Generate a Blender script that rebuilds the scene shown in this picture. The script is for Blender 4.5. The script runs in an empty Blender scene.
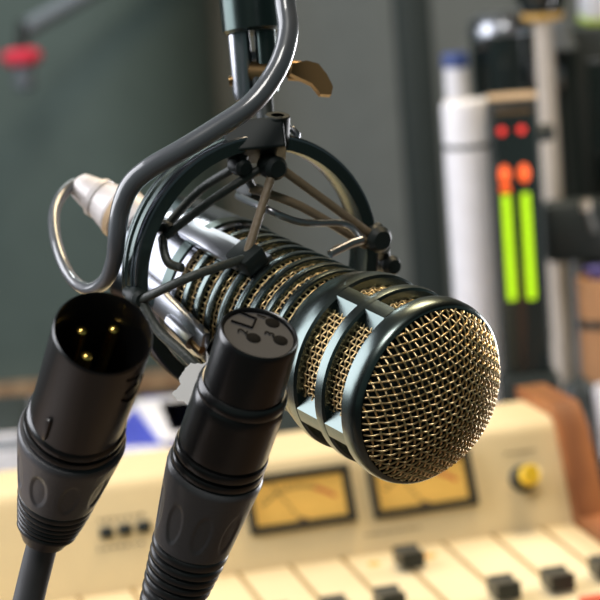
import bpy, bmesh, math, random
from mathutils import Vector as V, Matrix as MX
random.seed(7)
PI = math.pi
SC = bpy.context.scene
COL = SC.collection
rad = math.radians

# ------------------------------------------------------------------ camera
CAM = V((0, 0, 1.2))
cd = bpy.data.cameras.new('camera'); cam = bpy.data.objects.new('camera', cd); COL.objects.link(cam)
RC = MX.Rotation(rad(80), 3, 'X') @ MX.Rotation(rad(-4.5), 3, 'Z')
cam.matrix_world = MX.Translation(CAM) @ RC.to_4x4()
cd.lens = 137; cd.sensor_width = 36; cd.clip_start = .02
cd.dof.use_dof = True; cd.dof.focus_distance = .70; cd.dof.aperture_fstop = 18
SC.camera = cam
K = 36 / (137 * 600)

def P(px, py, d):
    return CAM + RC @ V(((px - 300) * K * d, (300 - py) * K * d, -d))
def ray(px, py):
    return RC @ V(((px - 300) * K, (300 - py) * K, -1))
def hit(px, py, o, n):
    r = ray(px, py)
    return CAM + r * ((o - CAM).dot(n) / r.dot(n))
def frame(o, x, z):
    z = z.normalized(); x = (x - z * x.dot(z)).normalized(); y = z.cross(x)
    m = MX((x, y, z)).transposed().to_4x4(); m.translation = o
    return m

# ------------------------------------------------------------------ materials
def lin(c):
    return tuple(((v / 255) / 12.92 if v / 255 <= .04045 else ((v / 255 + .055) / 1.055) ** 2.4) for v in c) + (1,)
def mat(name, c, rough=.5, metal=0, spec=.5, var=.12, scale=60, bump=0, emit=None, es=0, coat=0, alpha=None):
    m = bpy.data.materials.new(name); m.use_nodes = True
    nt = m.node_tree; b = nt.nodes['Principled BSDF']
    col = lin(c)
    tc = nt.nodes.new('ShaderNodeTexCoord'); nz = nt.nodes.new('ShaderNodeTexNoise')
    nz.inputs['Scale'].default_value = scale; nz.inputs['Detail'].default_value = 4
    nt.links.new(tc.outputs['Object'], nz.inputs['Vector'])
    mx = nt.nodes.new('ShaderNodeMix'); mx.data_type = 'RGBA'
    mx.inputs[6].default_value = tuple(v * (1 - var) for v in col[:3]) + (1,)
    mx.inputs[7].default_value = tuple(min(1, v * (1 + var)) for v in col[:3]) + (1,)
    nt.links.new(nz.outputs['Fac'], mx.inputs[0]); nt.links.new(mx.outputs[2], b.inputs['Base Color'])
    b.inputs['Roughness'].default_value = rough; b.inputs['Metallic'].default_value = metal
    b.inputs['Specular IOR Level'].default_value = spec
    b.inputs['Coat Weight'].default_value = coat
    if bump:
        bp = nt.nodes.new('ShaderNodeBump'); bp.inputs['Strength'].default_value = bump; bp.inputs['Distance'].default_value = .001
        nt.links.new(nz.outputs['Fac'], bp.inputs['Height']); nt.links.new(bp.outputs['Normal'], b.inputs['Normal'])
    if emit:
        b.inputs['Emission Color'].default_value = lin(emit); b.inputs['Emission Strength'].default_value = es
    return m
def woodmat(name, c1, c2):
    m = mat(name, c1, .45); nt = m.node_tree; b = nt.nodes['Principled BSDF']
    w = nt.nodes.new('ShaderNodeTexWave'); w.inputs['Scale'].default_value = 9; w.inputs['Distortion'].default_value = 6
    w.inputs['Detail'].default_value = 3
    tc = [n for n in nt.nodes if n.type == 'TEX_COORD'][0]; nt.links.new(tc.outputs['Object'], w.inputs['Vector'])
    mx = nt.nodes.new('ShaderNodeMix'); mx.data_type = 'RGBA'
    mx.inputs[6].default_value = lin(c1); mx.inputs[7].default_value = lin(c2)
    nt.links.new(w.outputs['Fac'], mx.inputs[0]); nt.links.new(mx.outputs[2], b.inputs['Base Color'])
    return m

M = dict(
 wall=mat('wall_paint', (123, 126, 123), .85, bump=.1, scale=30),
 panel=mat('acoustic_panel', (84, 99, 96), .7, scale=30),
 pillar=mat('dark_frame', (50, 58, 57), .6),
 trimwood=woodmat('trim_wood', (170, 138, 104), (140, 108, 78)),
 lower=mat('lower_wall', (66, 76, 74), .8),
 floor=mat('carpet', (60, 62, 62), .9, bump=.4, scale=200),
 ceil=mat('ceiling_paint', (82, 88, 87), .9),
 desk=woodmat('desk_wood', (96, 74, 54), (70, 54, 40)),
 gun=mat('gunmetal', (98, 108, 106), .27, 1, var=.05),
 darkm=mat('dark_metal', (70, 80, 78), .28, 1, var=.06),
 chrome=mat('chrome', (128, 130, 137), .16, 1, var=.04),
 satin=mat('satin_silver', (160, 162, 168), .3, 1, var=.04),
 gold=mat('mesh_wire', (232, 204, 154), .36, 1, var=.1),
 foam=mat('foam', (30, 36, 34), .95, bump=.6, scale=900, spec=.1),
 blackp=mat('black_paint', (26, 33, 32), .5, 0, spec=.3),
 rubber=mat('rubber_black', (44, 52, 50), .55, 0, bump=.1, scale=400),
 cord=mat('elastic_cord', (120, 104, 82), .45, 0, bump=.3, scale=900),
 cordd=mat('elastic_cord_dark', (56, 60, 56), .45, 0, bump=.3, scale=900),
 cable=mat('cable_jacket', (78, 81, 85), .35, 0, coat=1),
 silverplug=mat('plug_nickel', (214, 207, 205), .45, .15),
 brass=mat('brass', (124, 100, 68), .36, 1),
 xlr=mat('connector_black', (20, 20, 21), .28, 0, spec=.7, var=.05),
 xlrface=mat('connector_face', (60, 60, 62), .65, 0, spec=.2),
 xlrgrip=mat('connector_grip', (80, 80, 83), .38, 0, spec=.6, bump=.08, scale=900),
 xlrboot=mat('connector_boot', (40, 40, 41), .36, 0, spec=.6),
 xlrcable=mat('connector_cable', (72, 72, 74), .5, 0),
 void=mat('hole_black', (3, 3, 3), .8, spec=.1),
 goldpin=mat('gold_pin', (255, 205, 110), .22, 1),
 paper=mat('remnant_white', (250, 248, 244), .8),  # white of the added cut-out remnant by the socket
 cream=mat('console_cream', (228, 206, 160), .5, bump=.03, scale=90, var=.04),
 creamf=mat('console_cream_fader', (233, 214, 172), .45, var=.04),
 seam=mat('slot_dark', (150, 120, 70), .7),
 wood=woodmat('cheek_wood', (168, 104, 56), (130, 78, 42)),
 bezel=mat('bezel', (46, 44, 36), .4),
 dial=mat('dial_lit', (225, 180, 90), .5, emit=(235, 180, 80), es=.16, scale=40),
 ink=mat('print_ink', (110, 84, 50), .7),
 inkred=mat('print_red', (205, 90, 60), .7),
 cap=mat('fader_black', (22, 29, 28), .4),
 yellow=mat('knob_yellow', (226, 186, 40), .4),
 orange=mat('mark_orange', (238, 170, 70), .6),
 ledg=mat('led_green', (120, 170, 10), .5, emit=(188, 228, 10), es=1.0),
 ledo=mat('led_orange', (200, 80, 20), .5, emit=(255, 96, 36), es=1.1),
 ledr=mat('led_red', (190, 40, 30), .5, emit=(228, 52, 48), es=1.0),
 casedark=mat('case_dark', (33, 40, 38), .5),
 white=mat('white_plastic', (240, 238, 242), .35),
 blue=mat('blue_cap', (52, 72, 130), .5),
 tan=mat('tan_metal', (196, 184, 170), .5, 0),
 tanlid=mat('tan_lid', (205, 175, 138), .6),
 grey=mat('grey_metal', (120, 120, 118), .5, .3),
 card=mat('cardboard', (178, 130, 88), .8, bump=.2),
 purple=mat('purple_print', (92, 86, 150), .6),
 bluepaper=mat('blue_cover', (54, 66, 170), .5),
 redfoam=mat('red_foam', (225, 56, 80), .9, bump=.5, scale=600),
 armgrey=mat('arm_grey', (112, 120, 130), .5),
 amber=mat('amber_label', (215, 170, 90), .5),
 glassd=mat('dark_glass', (30, 37, 36), .1, 0, spec=.6),
 greenl=mat('green_strip', (170, 190, 80), .6),
)

# ------------------------------------------------------------------ mesh builder
class MB:
    def __init__(s): s.v = []; s.f = []
    def add(s, vs, fs, m=None):
        o = len(s.v)
        s.v += [tuple(m @ V(p)) if m else tuple(p) for p in vs]
        s.f += [tuple(i + o for i in f) for f in fs]
        return s
    def box(s, size, m=None, bev=0, c=(0, 0, 0), seg=2):
        bm = bmesh.new(); bmesh.ops.create_cube(bm, size=1)
        for v in bm.verts: v.co = V((v.co.x * size[0] + c[0], v.co.y * size[1] + c[1], v.co.z * size[2] + c[2]))
        if bev: bmesh.ops.bevel(bm, geom=bm.edges[:], offset=bev, segments=seg, affect='EDGES', profile=.5)
        bm.verts.index_update()
        s.add([v.co.copy() for v in bm.verts], [[v.index for v in f.verts] for f in bm.faces], m); bm.free()
        return s
    def lathe(s, prof, seg=64, m=None, a0=0, a1=2 * PI, closed=False):
        full = abs(a1 - a0 - 2 * PI) < 1e-6
        n = seg if full else seg + 1
        vs = []; fs = []
        for i in range(n):
            a = a0 + (a1 - a0) * i / seg
            vs += [(r * math.cos(a), r * math.sin(a), z) for r, z in prof]
        k = len(prof)
        for i in range(seg):
            j = (i + 1) % n
            for q in range(k if closed else k - 1):
                w = (q + 1) % k
                fs.append((i * k + q, j * k + q, j * k + w, i * k + w))
        if not full and closed:
            fs.append(tuple(range(k))[::-1]); fs.append(tuple((n - 1) * k + q for q in range(k)))
        return s.add(vs, fs, m)
    def sweep(s, pts, rs, seg=16, cap=True, closed=False, ref=None, mod=None):
        n = len(pts); pts = [V(p) for p in pts]
        if not hasattr(rs, '__len__'): rs = [rs] * n
        T = []
        for i in range(n):
            a = pts[(i - 1) % n] if closed or i else pts[0]; b = pts[(i + 1) % n] if closed or i < n - 1 else pts[-1]
            t = b - a
            T.append(t.normalized() if t.length > 1e-9 else (T[-1] if T else V((0, 0, 1))))
        x = ref or (V((0, 0, 1)) if abs(T[0].z) < .9 else V((1, 0, 0)))
        vs = []; fs = []
        for i in range(n):
            x = (x - T[i] * x.dot(T[i])).normalized(); y = T[i].cross(x)
            for j in range(seg):
                a = 2 * PI * j / seg
                r = rs[i] + (mod(i, a) if mod else 0)
                vs.append(pts[i] + (x * math.cos(a) + y * math.sin(a)) * r)
        for i in range(n if closed else n - 1):
            for j in range(seg):
                fs.append((i * seg + j, i * seg + (j + 1) % seg, ((i + 1) % n) * seg + (j + 1) % seg, ((i + 1) % n) * seg + j))
        if cap and not closed:
            fs.append(tuple(range(seg))[::-1]); fs.append(tuple((n - 1) * seg + j for j in range(seg)))
        return s.add(vs, fs)
    def prism(s, poly, h, m=None):
        n = len(poly)
        vs = [(x, y, 0) for x, y in poly] + [(x, y, h) for x, y in poly]
        fs = [tuple(range(n))[::-1], tuple(range(n, 2 * n))] + [(i, (i + 1) % n, n + (i + 1) % n, n + i) for i in range(n)]
        return s.add(vs, fs, m)
    def build(s, name, m, parent=None, W=None, ang=35):
        """vertices are in world space unless W is None and there is no parent frame; W = world matrix of the root"""
        me = bpy.data.meshes.new(name)
        inv = W.inverted() if W else None
        me.from_pydata([tuple(inv @ V(p)) if inv else p for p in s.v], [], s.f); me.validate()
        bm = bmesh.new(); bm.from_mesh(me); bmesh.ops.recalc_face_normals(bm, faces=bm.faces[:]); bm.to_mesh(me); bm.free()
        me.materials.append(M[m]); me.shade_smooth(); me.set_sharp_from_angle(angle=rad(ang))
        o = bpy.data.objects.new(name, me); COL.objects.link(o)
        if parent: o.parent = parent
        return o

def spline(pts, n=8, closed=False):
    pts = [V(p) for p in pts]; out = []; N = len(pts)
    for i in range(N if closed else N - 1):
        g = lambda k: pts[k % N] if closed else pts[max(0, min(N - 1, k))]
        a, b, c, d = g(i - 1), g(i), g(i + 1), g(i + 2)
        for q in range(n):
            t = q / n
            out.append(.5 * ((2 * b) + (c - a) * t + (2 * a - 5 * b + 4 * c - d) * t * t + (3 * b - a - 3 * c + d) * t ** 3))
    if not closed: out.append(pts[-1])
    return out

def thing(name, label, cat, W, group=None):
    o = bpy.data.objects.new(name, None); COL.objects.link(o); o.empty_display_size = .01
    o.matrix_world = W; o['label'] = label; o['category'] = cat
    if group: o['group'] = group
    return o
def tag(o, label, cat, group=None):
    o['label'] = label; o['category'] = cat
    if group: o['group'] = group
    return o
def struct(o): o['kind'] = 'structure'; return o
def at(p): return MX.Translation(p)

# ------------------------------------------------------------------ setting
YB = 3.0
struct(MB().box((7, 6, .05), c=(0, 1.2, -.025)).build('floor', 'floor'))
struct(MB().box((7, 6, .05), c=(0, 1.2, 2.625)).build('ceiling', 'ceil'))
struct(MB().box((7, .1, 2.6), c=(0, YB + .05, 1.3)).build('wall_back', 'wall'))
# brown wooden rail along the back wall and the dark dado under it
zr = hit(80, 390, V((0, YB - .26, 0)), V((0, 1, 0))).z
struct(MB().box((7, .03, .026), c=(0, YB - .255, zr), bev=.004).build('trim_1', 'trimwood'))
struct(MB().box((7, .24, zr - .013), c=(0, YB - .12, (zr - .013) / 2)).build('baseboard_back', 'lower'))
# dark panel to the left, edge rounded to shape a soft shading gradient
xl = hit(183, 150, V((0, YB, 0)), V((0, 1, 0))).x
rc = .16
poly = [(xl - 2.6, YB), (xl - 2.6, YB - .24)] + [(xl + .05 - rc + rc * math.sin(q * PI / 24), YB - .24 + rc - rc * math.cos(q * PI / 24)) for q in range(13)] + [(xl + .05, YB)]
struct(MB().prism(poly, 2.6 - zr, MX.Translation((0, 0, zr))).build('wall_left_panel', 'panel'))
# dark upright post right of the microphone
x0 = hit(410, 200, V((0, 2.6, 0)), V((0, 1, 0))).x; x1 = hit(444, 200, V((0, 2.6, 0)), V((0, 1, 0))).x
struct(MB().box((x1 - x0, .1, 2.6), c=((x0 + x1) / 2, 2.65, 1.3), bev=.006).build('trim_2', 'pillar'))

ZD = .75
# desk
W = at(V((0, 1.15, 0)))
desk = thing('desk', 'dark wooden desk under the cream mixing console', 'desk', W)
MB().box((2.0, 1.35, .035), c=(0, 1.15, ZD - .0175), bev=.004).build('desktop', 'desk', desk, W)
for sx in (-.92, .92):
    for sy in (.55, 1.75):
        MB().box((.06, .06, ZD - .035), c=(sx, sy, (ZD - .035) / 2), bev=.004).build('leg', 'desk', desk, W)

# ------------------------------------------------------------------ mixing console
YAW = rad(14)
J = P(430, 547, 1.22)
ex = V((math.cos(YAW), math.sin(YAW), 0)); ebk = V((-math.sin(YAW), math.cos(YAW), 0)); ez = V((0, 0, 1))
CW = frame(J, ex, ez)                       # local x = along the console, y = away from the viewer, z = up
TP = rad(22); TF = rad(2)
LXR = (CW.inverted() @ hit(565, 480, J, (ebk * -math.cos(TP) + ez * math.sin(TP)))).x
LXL = -.42
HP = .052
pu = V((0, math.sin(TP), math.cos(TP)))     # panel up (local)
zb = ZD - J.z
prof = [(0, 0)]
t = pu * HP; prof.append((t.y, t.z))
R_ = .012
cx, cz = t.y + R_ * math.cos(TP), t.z - R_ * math.sin(TP) + .0
for q in range(1, 7):
    a = PI - TP + 0 - (PI / 2 - TP) * q / 6
    prof.append((cx + R_ * math.cos(a), cz + R_ * math.sin(a)))
prof += [(cx + .04, cz + R_), (cx + .045, cz + R_ - .006), (cx + .045, zb), (-.27, zb), (-.27, -.27 * math.tan(TF) - .004), (-.266, -.266 * math.tan(TF))]
def extr(prof, x0, x1):
    mb = MB(); n = len(prof)
    vs = [(x0, y, z) for y, z in prof] + [(x1, y, z) for y, z in prof]
    fs = [tuple(range(n)), tuple(range(2 * n - 1, n - 1, -1))] + [(i, n + i, n + (i + 1) % n, (i + 1) % n) for i in range(n)]
    return mb.add(vs, fs)
con = thing('mixing_console', 'cream broadcast mixing console with wooden end cheeks and lit yellow meters', 'mixing console', CW)
extr(prof, LXL, LXR).build('body', 'cream', con, None, 50)
# fader deck plate
MF = MX.Rotation(TF, 4, 'X')                # tilted deck frame: y runs away from viewer
MB().box((LXR - LXL - .002, .262, .0016), MF, c=((LXL + LXR) / 2, -.1325, .0008), bev=.0005).build('fader_deck', 'creamf', con)
# cheeks
off = .006
chk = [(0 - off * 1.2, off), (t.y - off, t.z + .002), (cx - .004, cz + R_ + off), (cx + .05, cz + R_ + off), (cx + .05, zb), (-.285, zb), (-.285, -.27 * math.tan(TF) + off), ]
for xa in (LXR, LXL - .017):
    extr(chk, xa, xa + .017).build('wooden_cheek', 'wood', con, None, 30)
PNL = MX.Translation((0, 0, 0)) @ MX.Rotation(PI / 2 - TP, 4, 'X')   # local frame on meter panel: x along, y up the panel, z out
nP = (CW.to_3x3() @ (PNL.to_3x3() @ V((0, 0, 1))))
nD = (CW.to_3x3() @ (MF.to_3x3() @ V((0, 0, 1))))
iP = (CW @ PNL).inverted(); iD = (CW @ MF).inverted()
def onP(px, py): p = iP @ hit(px, py, J, nP); return p.x, p.y
def onD(px, py): p = iD @ hit(px, py, J, nD); return p.x, p.y
def PL(x, y, z=0): return PNL @ MX.Translation((x, y, z))
def DL(x, y, z=.0016): return MF @ MX.Translation((x, y, z))
def rframe(w, h, b, d):
    mb = MB()
    o = [(-w / 2, -h / 2), (w / 2, -h / 2), (w / 2, h / 2), (-w / 2, h / 2)]
    i = [(-w / 2 + b, -h / 2 + b), (w / 2 - b, -h / 2 + b), (w / 2 - b, h / 2 - b), (-w / 2 + b, h / 2 - b)]
    i2 = [(x * .97, y * .95) for x, y in i]
    vs = [(x, y, 0) for x, y in o] + [(x, y, d) for x, y in o] + [(x, y, d) for x, y in i] + [(x, y, .0008) for x, y in i2]
    fs = []
    for k in range(4):
        n = (k + 1) % 4
        fs += [(k, n, 4 + n, 4 + k), (4 + k, 4 + n, 8 + n, 8 + k), (8 + k, 8 + n, 12 + n, 12 + k)]
    mb.v = vs; mb.f = fs
    return mb
def place(o, m): o.matrix_local = m; return o
for (cxp, cyp) in ((299, 500), (421, 484)):
    x, y = onP(cxp, cyp)
    w = .0580; h = .0305
    b = place(rframe(w, h, .0036, .004).build('meter', 'bezel', con), PL(x, y, 0))
    MB().box((w - .003, h - .003, .001), c=(0, 0, .0009)).build('dial', 'dial', b)
    arc = MB()
    R1 = .030
    def arcseg(a0, a1, r0, r1, n=14):
        mb = MB(); vs = []; fs = []
        for k in range(n + 1):
            a = a0 + (a1 - a0) * k / n
            vs += [(r0 * math.sin(a), r0 * math.cos(a) - .0235, .0016), (r1 * math.sin(a), r1 * math.cos(a) - .0235, .0016)]
        for k in range(n): fs.append((2 * k, 2 * k + 1, 2 * k + 3, 2 * k + 2))
        return mb.add(vs, fs)
    sc_ = arcseg(-.72, .3, R1, R1 + .0006)
    for k in range(12):
        a = -.72 + 1.02 * k / 11
        sc_.add([(r * math.sin(a + da), r * math.cos(a + da) - .0235, .0016) for r, da in ((R1, -.008), (R1 + .003, -.008), (R1 + .003, .008), (R1, .008))], [(0, 1, 2, 3)])
    sc_.build('scale', 'ink', b)
    arcseg(.3, .72, R1 - .001, R1 + .0008).build('red_zone', 'inkred', b)
    MB().sweep([(0, -.0125, .002), (-.36 * .04, .0105, .002)], .00025, 6).build('needle', 'ink', b)
    MB().lathe([(0, .003), (.0025, .0026), (.0032, .0016)], 24).build('needle_hub', 'ink', b).location = (0, -.0125, 0)
# faint line of printing under the meters and above knob: thin unreadable ticks
def ticks(x, y, n, w, name='printed_line', m='ink'):
    mb = MB()
    for k in range(n):
        mb.box((w / n * random.uniform(.4, .75), .0011, .0002), c=((k - n / 2) * w / n, 0, .0002))
    return place(mb.build(name, m, con), PL(x, y))
for px, py, n, w in ((395, 531, 12, .032), (521, 452, 9, .018), (124, 517, 7, .026), (124, 546, 7, .026)):
    ticks(*onP(px, py), n, w)
# push buttons
for px, py in ((106, 533), (124.5, 530), (143, 527)):
    x, y = onP(px, py)
    bt = place(MB().box((.0072, .0056, .004), c=(0, 0, .002), bev=.0008).build('push_button', 'cap', con), PL(x, y))
# rotary knob
x, y = onP(522, 479)
kb = place(MB().lathe([(0.0, 0), (.0074, 0), (.0074, .003), (.0062, .0045), (.0060, .012), (.0, .012)], 40).build('rotary_knob', 'cap', con), PL(x, y))
yk = [(0.0, .0175), (.0046, .0175), (.0055, .0166), (.0058, .012), (0, .012)]
MB().lathe(yk, 40).build('knob_cap', 'yellow', kb)
# faders
base = [onD(288, 566), onD(440, 543)]
stepx = (base[1][0] - base[0][0]) / 3
caps = {2: [(411, 570)], 1: [(394, 612)], 3: [(513, 600)], 4: [(565, 592)], 5: [(606, 581)]}
for k in range(-8, 6):
    xs = base[0][0] + stepx * k
    if xs < LXL + .02 or xs > LXR - .008: continue
    y1_ = onD(440, 543)[1]
    sl = place(MB().box((.0022, .1, .0006), c=(0, -.05, .0001)).build('fader_slot', 'seam', con), DL(xs, y1_))
    px = caps.get(k)
    yc = onD(*px[0])[1] if px else y1_ - .094
    c = MB()
    w, l, h = .0125, .0165, .010
    pr = [(-l / 2, .002), (l / 2, .002), (l / 2 * .92, h), (l / 2 * .5, h * .99), (0, h * .80), (-l / 2 * .5, h * .99), (-l / 2 * .92, h)]
    n = len(pr)
    c.add([(-w / 2, a, b) for a, b in pr] + [(w / 2, a, b) for a, b in pr],
          [tuple(range(n)), tuple(range(2 * n - 1, n - 1, -1))] + [(i, n + i, n + (i + 1) % n, (i + 1) % n) for i in range(n)])
    fc = place(c.build('fader_cap', 'cap', con, None, 25), DL(xs, yc))
    MB().box((.003, .006, .004), c=(0, 0, .0005)).build('fader_stem', 'cap', fc)
for px, py in ((430, 559), (374, 567)):
    x, y = onD(px, py)
    place(MB().lathe([(0, .0003), (.0032, .0003), (.0032, 0)], 20).build('orange_mark', 'orange', con), DL(x, y))
x, y = onD(600, 606)
place(MB().box((.020, .008, .004), c=(0, 0, .002), bev=.0012).build('red_button', 'inkred', con), DL(x, y))

# ------------------------------------------------------------------ shelf riser behind the console
ZS = .82
W = at(V((.12, 1.62, ZD)))
ris = thing('desk_riser', 'low dark shelf riser standing on the desk behind the console', 'shelf', W)
MB().box((.9, .34, .018), c=(.12, 1.62, ZS - .009), bev=.003).build('shelf_board', 'casedark', ris, W)
for sx in (-.32, .56):
    MB().box((.018, .32, ZS - ZD - .018), c=(sx, 1.62, (ZS - .018 + ZD) / 2)).build('side_panel', 'casedark', ris, W)

# ------------------------------------------------------------------ level meter
def yplane(px, py, y): return hit(px, py, V((0, y, 0)), V((0, 1, 0)))
YL = 1.50
pt = yplane(511, 100, YL); pb = yplane(532, 402, YL)
wl = (yplane(538, 100, YL) - yplane(489, 100, YL)).x
lcx = (yplane(514, 130, YL).x + yplane(531, 395, YL).x) / 2
W = at(V((lcx, YL + .03, ZS)))
lm = thing('level_meter', 'upright dark level meter with two green lit columns, orange and red lamps', 'level meter', W)
ht = pt.z - ZS
MB().box((wl, .06, ht), W, c=(0, 0, ht / 2), bev=.003).build('case', 'casedark', lm, W)
MB().box((wl * 1.02, .012, .004), W, c=(0, -.026, ht + .002), bev=.002).build('top_plate', 'tanlid', lm, W)
zfoot = yplane(530, 377, YL - .01).z - ZS
MB().box((wl * 1.22, .08, zfoot), W, c=(0, 0, zfoot / 2), bev=.003).build('foot', 'casedark', lm, W)
MB().box((wl * .86, .002, ht * .9), W, c=(0, -.031, ht * .53), bev=.0005).build('display_window', 'glassd', lm, W)
yf = YL - .0025
def onL(px, py): return yplane(px, py, yf)
for (a, b) in (((505, 195), (513, 300)), ((524, 193), (533, 299))):
    A, B = onL(*a), onL(*b); xm = (A.x + B.x) / 2; n = 24
    mb = MB(); hh = (A.z - B.z) / n
    for k in range(n):
        mb.box((.0056, .003, hh * .93), c=(xm, yf, B.z + hh * (k + .5)), bev=.0005, seg=1)
    mb.build('green_column', 'ledg', lm, W)
    xo = xm
    for (py, r, mm, nm) in ((174, .0037, 'ledo', 'orange_lamp'), (130.5, .0027, 'ledr', 'red_lamp')):
        z = onL(512, py).z
        m = MX.Translation((xo, yf + .001, z)) @ MX.Rotation(PI / 2, 4, 'X') @ MX.Diagonal((1, 1.65 if nm == 'orange_lamp' else 1, 1, 1))
        MB().lathe([(0, .003), (r * .6, .0026), (r, .001), (r, 0)], 24, m).build(nm, mm, lm, W)
MB().box((.0066, .003, .004), c=(((onL(505, 195) + onL(513, 300)) / 2).x, yf, onL(505, 189).z), bev=.0005).build('peak_lamp', 'ledo', lm, W)
mb = MB()
zt = onL(508, 112).z
for k in range(8): mb.box((.0018, .001, .003), c=(lcx - .011 + k * .003, yf, zt))
mb.build('printed_line', 'ink', lm, W)
sd = yplane(545, 136, YL)
MB().lathe([(0, .012), (.005, .012), (.006, .010), (.006, 0), (0, 0)], 24, MX.Translation((lcx + wl / 2, YL + .02, sd.z)) @ MX.Rotation(PI / 2, 4, 'Y')).build('side_knob', 'casedark', lm, W)

# ------------------------------------------------------------------ things on the riser
def upright(name, label, cat, pxc, pytop, y, prof_fn, ztop=None):
    t_ = yplane(pxc, pytop, y)
    W = at(V((t_.x, y, ZS))); o = thing(name, label, cat, W)
    return o, W, t_.z - ZS
def pxm(px, y): return px * K * y * 1.015

o, W, h = upright('white_bottle', 'tall white cylindrical bottle beside the level meter', 'bottle', 466, 100, 1.53, None)
r = pxm(25, 1.53)
MB().lathe([(0, 0), (r * .95, 0), (r, .003), (r, h - .005), (r * .97, h - .002), (r * .9, h), (0, h)], 48, W).build('body', 'white', o, W)
zz = yplane(460, 145, 1.53).z - ZS
MB().lathe([(r * .9, zz - .002), (r * 1.015, zz - .0018), (r * 1.015, zz + .0012), (r * .9, zz + .0018)], 48, W).build('band', 'casedark', o, W)

o, W, h = upright('capped_bottle', 'slim pale bottle with a blue cap behind the white bottle', 'bottle', 455, 53, 1.66, None)
r = pxm(12, 1.66)
hc = .010
MB().lathe([(0, 0), (r, 0), (r * 1.02, h * .6), (r, h - hc), (0, h - hc)], 32, W).build('body', 'white', o, W)
MB().lathe([(0, h - hc), (r * 1.1, h - hc), (r * 1.1, h - .002), (r, h), (0, h)], 32, W).build('cap', 'blue', o, W)

o, W, h = upright('insulated_flask', 'wide black flask with a bright metal lid behind the level meter', 'flask', 503, 12, 1.68, None)
r = pxm(34, 1.68)
MB().lathe([(0, 0), (r * .9, 0), (r, .01), (r, h - .016), (0, h - .016)], 48, W).build('body', 'glassd', o, W)
MB().lathe([(0, h - .016), (r * 1.04, h - .016), (r * 1.06, h - .012), (r * .95, h - .006), (r * 1.0, h - .004), (r * .7, h), (0, h)], 48, W).build('lid', 'satin', o, W)
zz = yplane(503, 72, 1.68).z - ZS
MB().box((.005, .004, .014), W, c=(.016, -r - .0005, zz), bev=.001).build('metal_clip', 'chrome', o, W)
zz = yplane(477, 43, 1.68).z - ZS
MB().lathe([(0, .006), (.004, .005), (.006, 0)], 20, W @ MX.Translation((-r * .75, -r * .66, zz)) @ MX.Rotation(PI / 2, 4, 'X')).build('highlight_bead', 'chrome', o, W)  # chrome bead added to stand for the flask's bright highlight

def pole(name, label, px, y, rpx, mm, topz, cat='stand'):
    b = yplane(px, 250, y)
    W = at(V((b.x, y, ZS))); o = thing(name, label, cat, W)
    r = pxm(rpx, y)
    MB().lathe([(0, 0), (r * 1.3, 0), (r * 1.3, .008), (r * 1.1, .012), (r * 1.1, .05), (r, .052), (r, topz - ZS), (0, topz - ZS)], 32, W).build('pole', mm, o, W)
    return o, W, r
o, W, r = pole('stand_pole', 'beige metal stand pole just right of the level meter', 556, 1.612, 9.5, 'tan', yplane(545, 20, 1.612).z)
h = yplane(545, 20, 1.612).z - ZS
MB().lathe([(0, h), (.013, h), (.015, h + .002), (.015, h + .005), (0, h + .006)], 32, W).build('amber_ring', 'amber', o, W)
MB().lathe([(0, h + .006), (.014, h + .006), (.02, h + .02), (.02, h + .08), (0, h + .08)], 32, W).build('dark_head', 'glassd', o, W)
o, W, r = pole('chrome_tube', 'short grey metal tube standing between beige pole and cardboard roll', 576, 1.635, 7, 'grey', yplane(566, 255, 1.635).z)

# dark clamp assembly & rack at far right
ct = yplane(580, 65, 1.7)
xa = yplane(577, 130, 1.7).x
W = at(V((xa + .06, 1.74, ZS)))
h = yplane(590, 27, 1.7).z - ZS
o = thing('equipment_case', 'tall dark equipment case at the right edge behind the stand pole', 'equipment case', W)
MB().box((.12, .08, h), W, c=(0, 0, h / 2), bev=.004).build('case', 'casedark', o, W)
MB().box((.10, .004, h * .5), W, c=(0, -.041, h * .66), bev=.001).build('front_plate', 'glassd', o, W)
MB().lathe([(0, .004), (.004, .003), (.005, 0)], 20, W @ MX.Translation((-.03, -.043, yplane(594, 43, 1.7).z - ZS)) @ MX.Rotation(PI / 2, 4, 'X')).build('screw', 'tan', o, W)
W2 = at(V((xa + .065, 1.74, ZS + h)))
o = thing('white_box', 'white box with green lower edge resting on top of the equipment case', 'box', W2)
MB().box((.10, .06, .06), W2, c=(0, 0, .034), bev=.003).build('carton', 'white', o, W2)
MB().box((.102, .062, .005), W2, c=(0, 0, .0025), bev=.001).build('green_edge', 'greenl', o, W2)
# silver tube with a dark cylinder between pole and case
o, W, r = pole('lamp_stand', 'dark slim lamp stand with a pale blue shade left of the equipment case', 574, 1.685, 8, 'casedark', yplane(572, 48, 1.685).z, 'lamp stand')
h = yplane(572, 48, 1.685).z - ZS
MB().lathe([(0, h + .02), (.005, h + .02), (.011, h), (.0095, h), (.0035, h + .018), (0, h + .018)], 32, W).build('shade', 'armgrey', o, W)
hz = yplane(566, 76, 1.685).z - ZS
MB().box((.005, .004, .014), W, c=(-.003, -r - .001, hz), bev=.001).build('highlight_chip', 'satin', o, W)  # silver chip added in place of a white highlight on the stand
# clamp block
c0 = yplane(572, 235, 1.55)
W = at(V((c0.x + .006, 1.585, ZS)))
o = thing('monitor_controller', 'black clamp controller on a post with a slanted metal lever', 'controller', W)
hz = c0.z - ZS
MB().box((.046, .03, .042), W, c=(0, -.012, hz), bev=.006).build('housing', 'casedark', o, W)
MB().box((.012, .012, hz), W, c=(.012, 0, hz / 2), bev=.001).build('post', 'casedark', o, W)
a, b = yplane(586, 206, 1.54), yplane(594, 232, 1.54)
MB().sweep([a, b], .0022, 12).build('lever', 'grey', o, W)
MB().lathe([(0, .004), (.0035, .003), (.0035, -.003), (0, -.004)], 20, at(a)).build('lever_tip', 'tan', o, W)
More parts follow.
